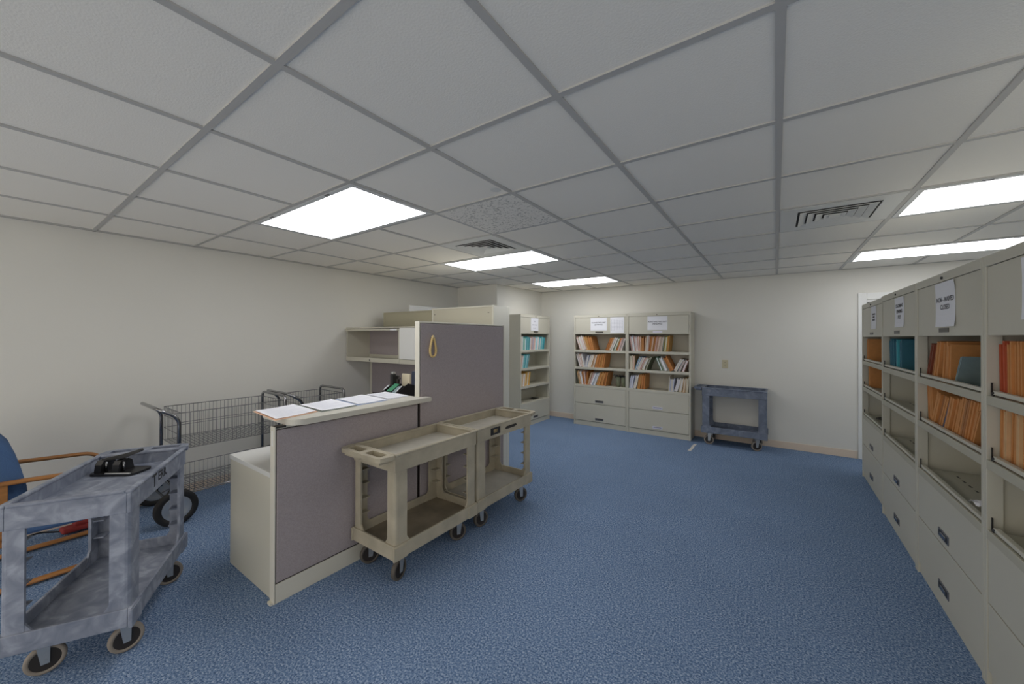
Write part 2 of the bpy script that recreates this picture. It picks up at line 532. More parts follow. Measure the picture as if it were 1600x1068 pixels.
# cabinets behind the cubicle, backs turned to the camera
cabT1 = cabinet('file_cabinet', 'tall pale cabinet standing behind the tall mauve cubicle panel', 'file cabinet', (-2.352, 3.30, 0), PI,
                .905, .28, 1.735, [1.17, .9], [(.075, .6)], (1.42, 1.69), M['cabw'])
cabT2 = cabinet('file_cabinet', 'tan cabinet back showing above the open overhead bin', 'file cabinet', (-3.262, 3.30, 0), PI,
                .895, .28, 1.720, [1.17, .9], [(.075, .6)], (1.42, 1.68), M['tan'])
t = thing('divider_panel', 'white panel edge showing above the tan cabinet back, near the plain wall', 'panel', (-4.035, 3.325, 0))
bx('panel_sheet', M['trim'], (0, .022, 0, .86, .012, 1.822), t)
bx('top_cap', M['trim'], (-.003, .025, -.003, .863, 1.822, 1.834), t, bev=.002)
bx('foot', M['cream'], (-.05, .07, .05, .09, 0, .012), t)
bx('foot', M['cream'], (-.05, .07, .75, .79, 0, .012), t)
b = B()
for xx in (.06, .85):
    box(b, xx, xx + .02, .2755, .2772, 1.66, 1.666)
obj('mounting_hole', b, M['slot'], cabT1)

# ------------------------------------------------------------------ signs on the cabinets
def sign(cab, x0, x1, z0, z1, lines, label, size, ink='ink', cat='paper sign', tilt=0.0, y=.0035, curl=.004, grid=False):
    """a sheet taped to the flipper door, in the cabinet's own frame"""
    mw = Matrix.Translation(cab.location) @ Euler(cab.rotation_euler).to_matrix().to_4x4()
    cx, cz = (x0 + x1) / 2, (z0 + z1) / 2
    t = thing('paper_sign', label, cat, (mw @ Vector((cx, y, cz)))[:], cab.rotation_euler.z)
    w, h = (x1 - x0) / 2, (z1 - z0) / 2
    b = B()
    n = 8
    rows = []
    for i in range(n + 1):
        z = h - 2 * h * i / n
        lift = curl * ((abs(z) / h) ** 3)
        dx = tilt * z
        rows.append([b.verts.new((-w + dx, -.0004 - lift * .5, z)), b.verts.new((w + dx, -.0004 - lift, z))])
    for i in range(n):
        b.faces.new((rows[i][0], rows[i + 1][0], rows[i + 1][1], rows[i][1]))
    bmesh.ops.recalc_face_normals(b, faces=b.faces[:])
    b.normal_update()
    bmesh.ops.solidify(b, geom=b.faces[:], thickness=.0005)
    obj('sheet', b, M['paper'], t)
    if lines:
        text('lettering', '\n'.join(lines), size, M[ink], t, (0, -.0016, h * .05), (PI / 2, 0, 0), spacing=1.15)
    if grid:
        b = B()
        for k in range(5):
            box(b, -w + .02 + k * (2 * w - .04) / 4 - .0008, -w + .02 + k * (2 * w - .04) / 4 + .0008, -.0018, -.0012, -h + .02, h - .035)
        for k in range(10):
            z = -h + .02 + k * (2 * h - .055) / 9
            box(b, -w + .02, w - .02, -.0018, -.0012, z - .0006, z + .0006)
        obj('table_rules', b, M['inklight'], t)
        text('lettering', 'LIST', .018, M['ink'], t, (0, -.0016, h - .018), (PI / 2, 0, 0))
    b = B(); box(b, -.018, .018, -.003, -.0015 if curl < .003 else -.0025, h - .012, h + .008)
    return t
sign(cab1, .29, .557, 1.518, 1.715, ['CLOSED FILE UNIT', '(JUVENILE)'], 'white landscape sign on the door of the cabinet by the corner', .028)
sign(cab1, .613, .827, 1.474, 1.717, None, 'white ruled list taped beside the landscape sign on cabinet door', .03, grid=True)
sign(cab2, .295, .572, 1.515, 1.712, ['AWAITING FILE UNIT', '(PENDING)'], 'white sign on the door of the cabinet beside the grey blue cart', .027)
sign(cab3, .30, .53, 1.512, 1.716, ['PENDING', 'FILES', '', 'REVIEW ONLY', '', 'CLOSED'], 'white sign on the door of the teal folder cabinet at the column', .024, ink='inklight')
sign(cabA, .44, .655, 1.49, 1.695, ['STATEMENTS', '& MEMOS', 'TRANSFERS'], 'pale sign on the cabinet next to the white door frame', .022, ink='ink', curl=.003)
sign(cabB, .40, .640, 1.486, 1.692, ['STATEMENT', 'PENDING', 'FILES'], 'three line sign on the cabinet with dark teal folders', .034)
sign(cabC, .335, .605, 1.468, 1.695, ['NON - WAIVED', 'CLOSED'], 'curling two line sign on the third cabinet of the long row', .034, tilt=-.03, curl=.006)
sign(cabD, .29, .56, 1.475, 1.690, ['WAIVED', 'CLOSED'], 'white sign cut off by the picture edge on the nearest cabinet', .034)

# ------------------------------------------------------------------ folders
FC = {'orange': (206, 142, 82), 'gold': (210, 164, 98), 'brown': (174, 118, 72), 'tan': (214, 176, 130), 'pink': (226, 190, 176), 'white': (234, 230, 228),
      'cream': (228, 218, 196), 'green': (120, 150, 124), 'blue': (128, 162, 190), 'lavender': (196, 200, 216), 'mustard': (176, 164, 46),
      'greygreen': (128, 132, 108), 'teal': (72, 168, 178), 'aqua': (142, 206, 210), 'mint': (120, 190, 160), 'yellow': (226, 180, 92), 'darkteal': (52, 108, 126),
      'rust': (130, 66, 42), 'red': (188, 84, 48), 'slate': (128, 146, 148), 'navy': (60, 86, 122), 'grey': (190, 190, 188)}
FM = {k: mat('folder_' + k, v, 0.75, var=0.06, scale=30) for k, v in FC.items()}
ORD = ['first', 'second', 'third', 'fourth', 'fifth', 'sixth', 'seventh', 'eighth', 'ninth', 'tenth', 'eleventh', 'twelfth', 'thirteenth', 'fourteenth', 'fifteenth',
       'sixteenth', 'seventeenth', 'eighteenth', 'nineteenth', 'twentieth']

def sheet_path(h, th0, th1, n=6):
    p = [Vector((0, 0, 0))]
    nr = []
    for i in range(n):
        th = th0 + (th1 - th0) * (i + .5) / n
        p.append(p[-1] + Vector((math.sin(th), 0, math.cos(th))) * (h / n))
    for i in range(n + 1):
        th = th0 + (th1 - th0) * i / n
        nr.append(Vector((math.cos(th), 0, -math.sin(th))))
    return p, nr

def slab(bm, h, th0, th1, o0, o1, y0, y1, tab=None):
    p, nr = sheet_path(h, th0, th1)
    n = len(p)
    A = []
    for i in range(n):
        a, c = p[i] + nr[i] * o0, p[i] + nr[i] * o1
        A.append([bm.verts.new((q.x, y, q.z)) for q in (a, c) for y in (y0, y1)])
    for i in range(n - 1):
        u, v = A[i], A[i + 1]
        for q, w in ((0, 1), (1, 3), (3, 2), (2, 0)):
            f = bm.faces.new((u[q], u[w], v[w], v[q]))
    bm.faces.new((A[0][0], A[0][1], A[0][3], A[0][2]))
    bm.faces.new((A[-1][0], A[-1][1], A[-1][3], A[-1][2]))

def folder_bm(h, t, th0, th1, y0, y1, frac):
    b = B()
    s = t * frac
    slab(b, h - .012, th0, th1, 0, s, y0, y1)
    slab(b, h, th0, th1, t - s, t, y0, y1)
    slab(b, .004, th0, th0, s, t - s, y0, y1)
    pb = B()
    k = .0016
    slab(pb, h - random.uniform(.014, .03), th0, th1, s + .0002, t - s - .0002, y0 + random.uniform(.003, .02), y1 - .01)
    low = min(v.co.z for v in b.verts)
    hi = max(v.co.x for v in b.verts), min(v.co.x for v in b.verts)
    for bb in (b, pb):
        for v in bb.verts:
            v.co.z += -low
            if bb is pb: v.co.z += .004 * math.cos(th0)
    return b, pb, hi

def clearance(h, t, a0, a1, h2, t2, b0, b1):
    """how far along the shelf the next folder must start to stay clear of this one"""
    def edges(h, t, p0, p1):
        p, nr = sheet_path(h, p0, p1, 12)
        lo = min(min(q.z, (q + n_ * t).z) for q, n_ in zip(p, nr))
        return [(q.x, q.z - lo) for q in p], [((q + n_ * t).x, (q + n_ * t).z - lo) for q, n_ in zip(p, nr)]
    def at(poly, z):
        if z <= poly[0][1]: return poly[0][0]
        for (xa, za), (xb, zb) in zip(poly, poly[1:]):
            if za <= z <= zb: return xa + (xb - xa) * (z - za) / max(zb - za, 1e-6)
        return None
    _, rt = edges(h, t, a0, a1)
    lf, _ = edges(h2, t2, b0, b1)
    best = -1
    for k in range(48):
        z = .005 * k
        u, v = at(rt, z), at(lf, z)
        if u is not None and v is not None: best = max(best, u - v)
    return best

def folder_row(cab, z, groups, where, end, y0=.02, y1=.258, inner=(.026, .879), frac=.22, papers=None):
    """groups: list of (anchor, x, [(colour, thickness, lean0, lean1, height)]) in the cabinet's frame"""
    mw = Matrix.Translation(cab.location) @ Euler(cab.rotation_euler).to_matrix().to_4x4()
    cnt = 0
    for anchor, xs, lst in groups:
        items = []
        x = 0.0
        for k, (col, t, a0, a1, h) in enumerate(lst):
            a0, a1 = R(a0), R(a1)
            dy = random.uniform(-.008, .008)
            fb, pb, (hx, lx) = folder_bm(h, t, a0, a1, y0 + dy, y1 + dy, frac * random.uniform(.8, 1.15))
            items.append((col, fb, pb, x, hx, lx))
            nxt = lst[k + 1] if k + 1 < len(lst) else None
            if nxt:
                x += clearance(h, t, a0, a1, nxt[4], nxt[1], R(nxt[2]), R(nxt[3])) + .0015
        mn = min(i[3] + i[5] for i in items); mx = max(i[3] + i[4] for i in items)
        off = xs - mn if anchor == 'L' else xs - mx
        if off + mn < inner[0]: off = inner[0] - mn
        if off + mx > inner[1]: off = inner[1] - mx
        for col, fb, pb, x, hx, lx in items:
            loc = mw @ Vector((x + off, 0, z + .0016))
            o = obj('file_folder', fb, FM[col], None, loc[:], cab.rotation_euler.z,
                    label='%s folder, %s from %s end, %s' % (FN.get(col, col), ORD[cnt], end, where.replace(' of the ', ' of ')), cat='file folder', group='file folders on the ' + where)
            obj('paper_stack', pb, papers if papers else PW[random.randrange(3)] if col not in ('brown', 'gold', 'orange') else PT[random.randrange(2)], o)
            cnt += 1
FN = {'greygreen': 'grey green', 'darkteal': 'dark teal', 'navy': 'navy blue', 'aqua': 'pale aqua'}
PW = [M['paper'], mat('ivory_sheets', (226, 220, 206), .8), mat('rose_sheets', (224, 204, 198), .8)]
PT = [mat('manila_sheets', (206, 148, 88), .8), mat('buff_sheets', (196, 132, 74), .8)]

# the pair at the far wall
folder_row(cab1, ROWS[0], [
    ('L', .03, [('pink', .022, -20, -20, .225), ('cream', .03, -20, -19, .225), ('white', .045, -20, -20, .23), ('tan', .022, -19, -18, .225), ('gold', .036, -18, -17, .23), ('orange', .034, -17, -16, .225), ('orange', .03, -15, -14, .215)]),
    ('R', .845, [('brown', .022, 22, 23, .215), ('orange', .026, 22, 22, .215), ('tan', .016, 22, 23, .215), ('white', .04, 23, 25, .215), ('green', .034, 22, 22, .215), ('orange', .02, 20, 20, .21), ('pink', .02, 18, 20, .21), ('white', .03, 16, 22, .205)])],
    'top shelf of the corner cabinet', 'corner', inner=(.026, .847))
folder_row(cab1, ROWS[1], [
    ('L', .03, [('white', .04, -18, -18, .225), ('pink', .02, -16, -16, .22), ('white', .022, -13, -14, .215), ('lavender', .03, 12, 12, .20), ('white', .035, 19, 20, .215), ('cream', .025, 19, 19, .215), ('tan', .02, 17, 18, .215), ('cream', .022, 15, 15, .21), ('orange', .03, 13, 13, .22), ('orange', .04, 11, 12, .225), ('gold', .03, 10, 10, .225), ('orange', .03, 9, 9, .225)])],
    'middle shelf of the corner cabinet', 'corner', inner=(.026, .847))
folder_row(cab1, ROWS[2], [
    ('L', .03, [('greygreen', .014, -8, -8, .22), ('tan', .03, -14, -14, .225), ('white', .03, -12, -12, .22), ('orange', .024, -10, -10, .22), ('pink', .02, -7, -7, .22), ('orange', .018, 3, 3, .22), ('tan', .02, 17, 18, .215), ('pink', .024, 20, 20, .215), ('white', .028, 22, 22, .215), ('blue', .016, 22, 22, .212), ('white', .03, 22, 22, .215), ('gold', .05, 18, 18, .22), ('orange', .04, 14, 14, .225), ('orange', .03, 11, 11, .225)])],
    'bottom shelf of the corner cabinet', 'corner', inner=(.026, .847))
folder_row(cab2, ROWS[0], [
    ('L', .03, [('pink', .018, -9, -9, .225), ('lavender', .03, -9, -9, .23), ('pink', .016, -8, -8, .225), ('white', .024, -7, -7, .225), ('pink', .026, -5, -5, .225), ('tan', .02, -3, -3, .225), ('brown', .036, -1, -1, .215), ('tan', .016, 3, 3, .22), ('white', .026, 5, 5, .235), ('pink', .014, 6, 6, .23), ('brown', .03, 7, 7, .225), ('tan', .022, 8, 8, .225), ('brown', .024, 9, 9, .23), ('pink', .018, 9, 9, .225), ('tan', .02, 10, 10, .225), ('pink', .018, 10, 10, .22), ('cream', .036, 9, 9, .22), ('greygreen', .014, 8, 8, .225), ('mustard', .036, 7, 7, .23), ('gold', .02, 6, 6, .235)])],
    'top shelf of the cart side cabinet', 'corner', inner=(.026, .847))
folder_row(cab2, ROWS[1], [
    ('L', .03, [('cream', .045, -1, -1, .215), ('tan', .024, 1, 1, .215), ('blue', .032, 18, 24, .21), ('white', .034, 20, 28, .205), ('pink', .022, 22, 28, .2), ('cream', .034, 16, 32, .205), ('greygreen', .024, 14, 30, .215)]),
    ('R', .845, [('green', .026, -22, -22, .21), ('green', .014, -22, -22, .205), ('white', .034, -24, -24, .21), ('grey', .016, -25, -25, .21), ('orange', .05, -27, -27, .22), ('white', .04, 24, 32, .20), ('grey', .03, 20, 30, .19), ('pink', .028, 16, 24, .185)])],
    'middle shelf of the cart side cabinet', 'corner', inner=(.026, .847))
folder_row(cab2, ROWS[2], [
    ('L', .03, [('lavender', .05, 2, 14, .205), ('white', .04, 18, 8, .205), ('gold', .034, 10, 4, .22), ('orange', .024, 6, 2, .225), ('orange', .03, 3, 1, .225)]),
    ('R', .845, [('cream', .012, 2, 2, .22), ('lavender', .055, -2, 10, .19), ('white', .042, 24, 6, .19), ('cream', .036, 14, 6, .2), ('tan', .03, 8, 4, .205), ('cream', .03, 6, 2, .205)])],
    'bottom shelf of the cart side cabinet', 'corner', inner=(.026, .847))
# the teal cabinet by the column
tealrow = ['white', 'aqua', 'mint', 'aqua', 'teal', 'aqua', 'teal', 'white', 'pink', 'lavender', 'pink', 'white', 'aqua', 'white', 'teal', 'aqua', 'teal', 'aqua', 'teal']
folder_row(cab3, 1.203, [('L', .03, [(c, .032 if i % 3 else .042, 3 + i * .25, 4 + i * .3, .215 - (i % 4) * .006) for i, c in enumerate(tealrow)])],
           'top shelf of the column cabinet', 'cubicle', y1=.255)
folder_row(cab3, .922, [('L', .03, [('pink', .03, 8, 9, .2), ('white', .025, 9, 10, .2), ('aqua', .03, 10, 11, .21), ('teal', .035, 12, 12, .215), ('aqua', .025, 14, 14, .215), ('teal', .03, 15, 15, .22), ('teal', .03, 16, 16, .22)])],
           'second shelf of the column cabinet', 'cubicle', y1=.255)
folder_row(cab3, .640, [('L', .03, [('cream', .03, 6, 7, .2), ('yellow', .03, 8, 9, .205), ('white', .035, 10, 10, .2), ('yellow', .03, 12, 12, .215), ('yellow', .035, 9, 9, .22), ('cream', .035, 10, 10, .21), ('yellow', .03, 11, 11, .22)])],
           'third shelf of the column cabinet', 'cubicle', y1=.255)
# the long row
PO = mat('amber_sheets', (190, 130, 76), .8)
PTEAL = mat('teal_sheets', (100, 158, 174), .8)
folder_row(cabA, RROWS[0], [('L', .045, [('orange', .03, -1, -1, .222), ('orange', .025, 0, 0, .222)])],
           'upper shelf of the door side cabinet', 'door', y0=.034, frac=.4, papers=PO)
folder_row(cabA, RROWS[1], [('L', .055, [('orange', .03, -3, -3, .222), ('orange', .025, -2, -2, .222)])],
           'second shelf of the door side cabinet', 'door', y0=.034, frac=.4, papers=PO)
folder_row(cabB, RROWS[0], [('L', .04, [('darkteal', .06, -8, -8, .222), ('darkteal', .05, -6, -6, .222), ('darkteal', .04, -5, -5, .220), ('teal', .03, -4, -4, .219), ('darkteal', .045, -3, -3, .221), ('teal', .03, -2, -2, .219), ('darkteal', .06, -1, -1, .221), ('darkteal', .05, 0, 0, .222)])],
           'upper shelf of the second long row cabinet', 'door', y0=.034, frac=.40, papers=PTEAL)
folder_row(cabC, RROWS[0], [('L', .062, [('rust', .045, 27, 24, .215), ('brown', .03, 26, 22, .215), ('orange', .06, 22, 14, .215), ('orange', .06, 12, 6, .21), ('orange', .05, 5, 4, .20)]),
                            ('L', .478, [('slate', .02, 24, 34, .165)])],
           'upper shelf of the third long row cabinet', 'door', y0=.034, frac=.4, papers=PO)
folder_row(cabC, RROWS[1], [('L', .026, [('orange', .045, -7, -7, .222), ('orange', .035, -7, -7, .222), ('orange', .055, 30, 30, .215), ('brown', .04, 31, 31, .21), ('orange', .045, 32, 32, .21), ('navy', .03, 33, 33, .212), ('orange', .05, 30, 26, .21), ('orange', .045, 26, 24, .21), ('orange', .05, 25, 24, .222), ('brown', .04, 24, 24, .222), ('orange', .045, 24, 24, .222), ('orange', .04, 24, 24, .222), ('orange', .03, 26, 28, .19)])],
           'second shelf of the third long row cabinet', 'door', y0=.034, frac=.4, papers=PO)
folder_row(cabD, RROWS[0], [('L', .03, [('red', .045, -2, -2, .221), ('red', .018, -2, -2, .215)] + [('orange', .03, -1, -1, .221)] * 3 + [('tan', .018, -1, -1, .221)] + [('orange', .035, 0, 0, .221)] * 7)],
           'upper shelf of the nearest cabinet', 'door', y0=.034, frac=.4, papers=PO)
folder_row(cabD, RROWS[1], [('L', .03, [('orange', .035, 2, 2, .221), ('tan', .02, 2, 2, .218), ('orange', .03, 3, 3, .221), ('orange', .03, 3, 3, .22), ('tan', .02, 2, 2, .22), ('orange', .03, 1, 1, .221), ('brown', .03, 0, 0, .222)])],
           'second shelf of the nearest cabinet', 'door', y0=.034, frac=.4, papers=PO)

def wpos(cab, x, y, z):
    mw = Matrix.Translation(cab.location) @ Euler(cab.rotation_euler).to_matrix().to_4x4()
    return (mw @ Vector((x, y, z)))[:]
# two holders with black clips at the end of the corner cabinet's lowest shelf
for x, lab in ((.705, 'grey green tapered holder with black clips, closer to the folders'), (.79, 'grey green tapered holder beside the cabinet side wall, black clip on rim')):
    t = thing('pencil_cup', lab, 'pencil cup', wpos(cab1, x, .1, ROWS[2] + .001), 0, group='holders on the bottom shelf of the corner cabinet')
    b = B(); ring(b, (0, 0, 0), (0, 0, 1), [(.027, 0), (.037, .15), (.034, .15), (.025, .005)], 20)
    obj('cup', b, FM['greygreen'], t)
    b = B(); box(b, -.045, -.005, -.02, .02, .135, .175, bev=.006); box(b, .01, .035, -.015, .015, .14, .165, bev=.005)
    tube(b, arc([(-.03, -.02, .16), (-.055, -.025, .185), (-.07, -.02, .165)], .01), .004, 6)
    obj('binder_clip', b, M['dark'], t)
# thin things left on shelves
b = B(); box(b, 0, .16, 0, .10, 0, .004); box(b, .10, .15, .02, .12, .004, .007)
obj('bookend', b, M['hub'], None, wpos(cab3, .55, .1, .373), PI / 2, label='flat dark metal bookend lying on the empty shelf of the column cabinet', cat='bookend')
b = B()
pp = []
for k in range(40):
    a = k / 39 * 4 * PI
    pp.append((.05 * math.cos(a) + k * .003, .04 * math.sin(a), .006 + k * .0004))
tube(b, pp, .005, 6)
obj('cable_coil', b, M['dark'], None, wpos(cabA, .25, .1, RROWS[2] + .001), -PI / 2, label='coiled black cable lying on the empty shelf by the door frame', cat='cable')
b = B()
bmesh.ops.create_grid(b, x_segments=8, y_segments=6, size=.04)
for v in b.verts:
    v.co.z = .012 + random.uniform(-.009, .012); v.co.x *= 1.3
obj('crumpled_paper', b, M['paper'], None, wpos(cabC, .70, .08, RROWS[2] + .022), .4, label='crumpled white paper scrap on the empty shelf of the third cabinet', cat='paper')

# ------------------------------------------------------------------ cubicle
def panel(name, label, loc, L, T, H, fabrics, end0=True, end1=True, post_from=0.0):
    """runs along local +x; face with fabric at local y=0 (faces -y)"""
    t = thing(name, label, 'cubicle panel', loc[:3], loc[3])
    b = B(); box(b, .003, L - .003, .004, T - .004, 0, H - .012)
    obj('core', b, M['seam'], t)
    b = B(); box(b, 0, L, 0, T, H - .012, H, bev=.003)
    obj('top_cap', b, M['cream'], t)
    b = B(); box(b, .004, L - .004, 0, T, 0, .102, bev=.002)
    obj('kick_plate', b, M['cream'], t)
    for z0, z1 in fabrics:
        for y0, y1 in ((-.003, .006), (T - .006, T + .003)):
            b = B(); box(b, .007, L - .007, y0, y1, z0, z1, bev=.003)
            obj('fabric_pad', b, M['fabric'], t)
    if end0:
        b = B(); box(b, -.006, .002, -.001, T + .001, post_from, H + .001, bev=.002); obj('end_post', b, M['cream'], t)
    if end1:
        b = B(); box(b, L - .002, L + .014, -.001, T + .001, 0, H + .001, bev=.002); obj('end_post', b, M['cream'], t)
    return t
# low panel faces +X: local x -> +Y, local -y -> +X : rot +90
low = panel('cubicle_panel', 'low mauve fabric cubicle panel under the white counter', (-2.157, .905, 0, PI / 2), .965, .046, .932, [(.110, .915)], True, False)
bx('tag_label', M['trim'], (-.0075, -.005, .014, .030, .83, .91), low)
bx('foot', M['cream'], (-.02, .02, .005, .04, 0, .012), low)
bx('bracket', M['dark'], (.0, .05, -.006, .04, .925, .9335), low)
tall = panel('cubicle_panel', 'tall mauve fabric cubicle panel with a tan loop hanging on it', (-2.157, 1.882, 0, PI / 2), 1.045, .046, 1.525, [(.110, 1.510)], True, True, .937)
backp = panel('cubicle_panel', 'mauve cubicle panel carrying the overhead bins', (-4.295, 2.925, 0, 0), 2.06, .06, 1.50, [(.110, .69), (.70, 1.485)], True, False)
bx('end_post', M['cream'], (.0025, .038, -.0045, .0645, 0, 1.4995), backp, bev=.002)
# counter shelf with rounded front corner, notched round the tall panel
zc0, zc1 = .934, .966
def rounded(cx, cy0, r, a0, a1, n=8):
    return [(cx + r * math.cos(R(a0 + (a1 - a0) * k / n)), cy0 + r * math.sin(R(a0 + (a1 - a0) * k / n))) for k in range(n + 1)]
poly = [(-2.44, .955)] + rounded(-2.15, 1.025, .07, 270, 360) + [(-2.08, 1.93), (-2.148, 1.935), (-2.148, 1.872), (-2.44, 1.872)]
b = B(); prism(b, poly, zc0, zc1)
es = [e for e in b.edges if abs(e.verts[0].co.z - e.verts[1].co.z) < 1e-6]
bmesh.ops.bevel(b, geom=es, offset=.004, segments=2, affect='EDGES')
obj('counter_shelf', b, M['counter'], label='pale laminate counter shelf on top of the low cubicle panel', cat='counter')
# desk along the panels
t = thing('desk', 'white topped desk tucked behind the low cubicle panel', 'desk', (-2.79, .912, 0))
bx('desk_top', M['desk_top'], (0, .562, -.004, 1.98, .648, .675), t, bev=.003)
bx('side_panel', M['cab'], (.002, .56, 0, .028, 0, .647), t, bev=.002)
bx('side_panel', M['cab'], (.002, .56, 1.94, 1.968, 0, .647), t, bev=.002)
bx('modesty_panel', M['cabw'], (.53, .548, .03, 1.938, .25, .647), t)
# overhead bins
def bin_(name, label, x0, x1, opened):
    t = thing(name, label, 'overhead bin', (x0, 2.598, 1.138))
    W, D, H, s = x1 - x0, .322, .368, .016
    for xs in (0, W - s):
        bx('side_panel', M['cabw'] if not opened else M['cab'], (xs, xs + s, 0, D, .012, H), t)
    bx('top_panel', M['cab'], (-.012 if opened else 0, W, -.004, D, H, H + .014), t, bev=.002)
    b = B(); box(b, 0, W, 0, D, -.004, .012); box(b, 0, W, -.006, .012, -.018, .03, bev=.003)
    obj('bin_shelf', b, M['cab'], t)
    if opened:
        bx('back_panel', M['fabric'], (s, W - s, D - .012, D, .05, H), t)
        bx('back_rail', M['cab'], (s, W - s, D - .02, D - .001, .012, .05), t)
        d = bx('flipper_door', M['cab'], (-.012, W - .004, -.012, .02, H - .028, H - .006), t, bev=.004)
        bx('door_gap', M['seam'], (0, W, -.002, .03, H - .005, H - .0005), t)
        bx('sticker', M['paper'], (W - .14, W - .03, -.0135, -.011, H - .026, H - .010), d)
        b = B(); cyl(b, (W * .48, -.0085, .004), (W * .48, -.004, .004), .008, 12); obj('lock', b, M['dark'], t)
    else:
        bx('flipper_door', M['trim'], (.004, W - .004, -.008, .012, .032, H - .002), t, bev=.004)
        bx('back_panel', M['cab'], (s, W - s, D - .012, D, .012, H), t)
    return t
bin_('overhead_bin', 'open empty overhead bin fixed near the plain side wall', -4.30, -3.302, True)
bin_('overhead_bin', 'overhead bin with white closed door, next to the open bin', -3.298, -2.235, False)
# loop hung on the tall panel
t = thing('rubber_loop', 'tan loop hanging from a pin on the tall mauve panel', 'loop', (-2.147, 1.995, 1.415))
pts = []
for k in range(28):
    a = 2 * PI * k / 28
    z = -.078 - .078 * math.cos(a) * -1
    zz = -.078 + .078 * math.cos(a)
    f = .5 - .5 * math.cos(a)          # 0 at top, 1 at bottom
    w = .009 + .033 * f
    pts.append((.010, math.sin(a) * w, zz))
b = B(); tube(b, pts, .009, 8, closed=True, flat=(.0085, .010))
obj('loop_band', b, M['tan_rubber'], t)
b = B(); cyl(b, (-.008, 0, -.004), (.016, 0, -.004), .003, 8); ring(b, (.014, 0, -.004), (1, 0, 0), [(.004, 0), (.006, .004), (.003, .007)], 10)
obj('push_pin', b, M['trim'], t)

# papers on the counter
def lay(name, label, quad, z, m, cat, thick=.0012, parent=None, bend=0.0):
    b = B()
    q = [Vector((x, y, 0)) for x, y in quad]
    c = sum(q, Vector()) / 4
    n = 6
    g = [[None] * (n + 1) for _ in range(n + 1)]
    for i in range(n + 1):
        for j in range(n + 1):
            u, v = i / n, j / n
            p = q[0] * (1 - u) * (1 - v) + q[1] * u * (1 - v) + q[2] * u * v + q[3] * (1 - u) * v
            p = p - c
            p.z = thick + bend * (abs(v - .5) * 2) ** 2
            g[i][j] = b.verts.new(p)
    for i in range(n):
        for j in range(n):
            b.faces.new((g[i][j], g[i + 1][j], g[i + 1][j + 1], g[i][j + 1]))
    bmesh.ops.recalc_face_normals(b, faces=b.faces[:])
    b.normal_update()
    bmesh.ops.solidify(b, geom=b.faces[:], thickness=thick * .9)
    return obj(name, b, m, parent, (c.x, c.y, z) if not parent else (c.x - parent.location.x, c.y - parent.location.y, z - parent.location.z), label=label, cat=cat)
K = 1.023
Q = {1: [(-2.461, .912), (-2.10, .879), (-2.158, 1.13), (-2.502, 1.155)], 2: [(-2.442, 1.152), (-2.131, 1.135), (-2.14, 1.368), (-2.50, 1.40)],
     3: [(-2.480, 1.415), (-2.15, 1.375), (-2.16, 1.606), (-2.51, 1.64)], 4: [(-2.49, 1.652), (-2.18, 1.622), (-2.195, 1.815), (-2.49, 1.822)]}
def grow(q, k):
    cx, cy_ = sum(p[0] for p in q) / 4, sum(p[1] for p in q) / 4
    return [((cx + (p[0] - cx) * k) * K, (cy_ + (p[1] - cy_) * k) * K) for p in q]
FMM = {1: ('peach', mat('peach_card', (236, 194, 162), .8)), 2: ('grey green', mat('greygreen_card', (150, 156, 146), .8)), 3: ('pale blue', mat('paleblue_card', (196, 208, 232), .8)), 4: ('white', M['paper'])}
place = {1: 'at the rounded end of the counter', 2: 'second along from the rounded counter end', 3: 'third along the counter', 4: 'on the counter beside the tall panel'}
for k in (1, 2, 3, 4):
    nm, mm = FMM[k]
    f = lay('clipboard_form', 'white form over %s card lying %s' % (nm, place[k]), grow(Q[k], .995), zc1 + .0008, mm, 'form', .002)
    s1 = lay('form_sheet', None, grow(Q[k], .93), zc1 + .0032, M['paper'], None, .0015, f, bend=.003)
    # printed lines
    q = grow(Q[k], .8)
    b = B()
    o_, ux, uy = Vector((*q[0], 0)), Vector((*q[1], 0)) - Vector((*q[0], 0)), Vector((*q[3], 0)) - Vector((*q[0], 0))
    cc = s1.location + f.location
    for r_ in range(9):
        p0 = o_ + ux * (r_ / 9 + .03); p1 = p0 + uy * (.95 if r_ % 3 else .6)
        d = ux.normalized() * .0022
        vsx = [b.verts.new(Vector((v.x - f.location.x, v.y - f.location.y, .0072))) for v in (p0 - d, p0 + d, p1 + d, p1 - d)]
        b.faces.new(vsx)
    obj('printed_lines', b, mat('faint_print', (214, 216, 226), .8) if k == 1 else bpy.data.materials['faint_print'], f)

# desk sorter behind the counter end
t = thing('desk_sorter', 'black desk sorter full of supplies standing past the counter end', 'desk organizer', (-2.63, 2.06, .676))
b = B()
prism(b, [(-.10, 0), (.15, 0), (.15, .30), (.03, .34), (-.10, .265)], -.096, -.090, 'x'); prism(b, [(-.10, 0), (.15, 0), (.15, .30), (.03, .34), (-.10, .265)], .090, .096, 'x')
box(b, -.090, .090, -.10, -.094, 0, .265); box(b, -.090, .090, -.03, -.024, 0, .30); box(b, -.090, .090, .05, .056, 0, .31); box(b, -.090, .090, .144, .15, 0, .30)
box(b, -.090, .090, -.094, .144, 0, .01)
obj('tray_body', b, M['dark'], t)
b = B(); prism(b, [(-.095, .285), (-.012, .335), (-.012, .33), (-.095, .28)], -.03, .03, 'x')
obj('green_card', b, mat('green_card', (70, 140, 104), .6), t)
b = B(); prism(b, [(-.097, .275), (-.03, .32), (-.03, .316), (-.097, .27)], .04, .085, 'x')
obj('grey_card', b, FM['slate'], t)
b = B(); tube(b, [(.080, -.09, .275), (.084, -.03, .325)], .005, 6); tube(b, [(-.06, -.10, .29), (-.055, -.05, .325)], .006, 6)
obj('pen', b, M['paper'], t)
t = thing('stapler', 'black stapler standing upright in the desk sorter', 'stapler', (-2.695, 2.058, .69))
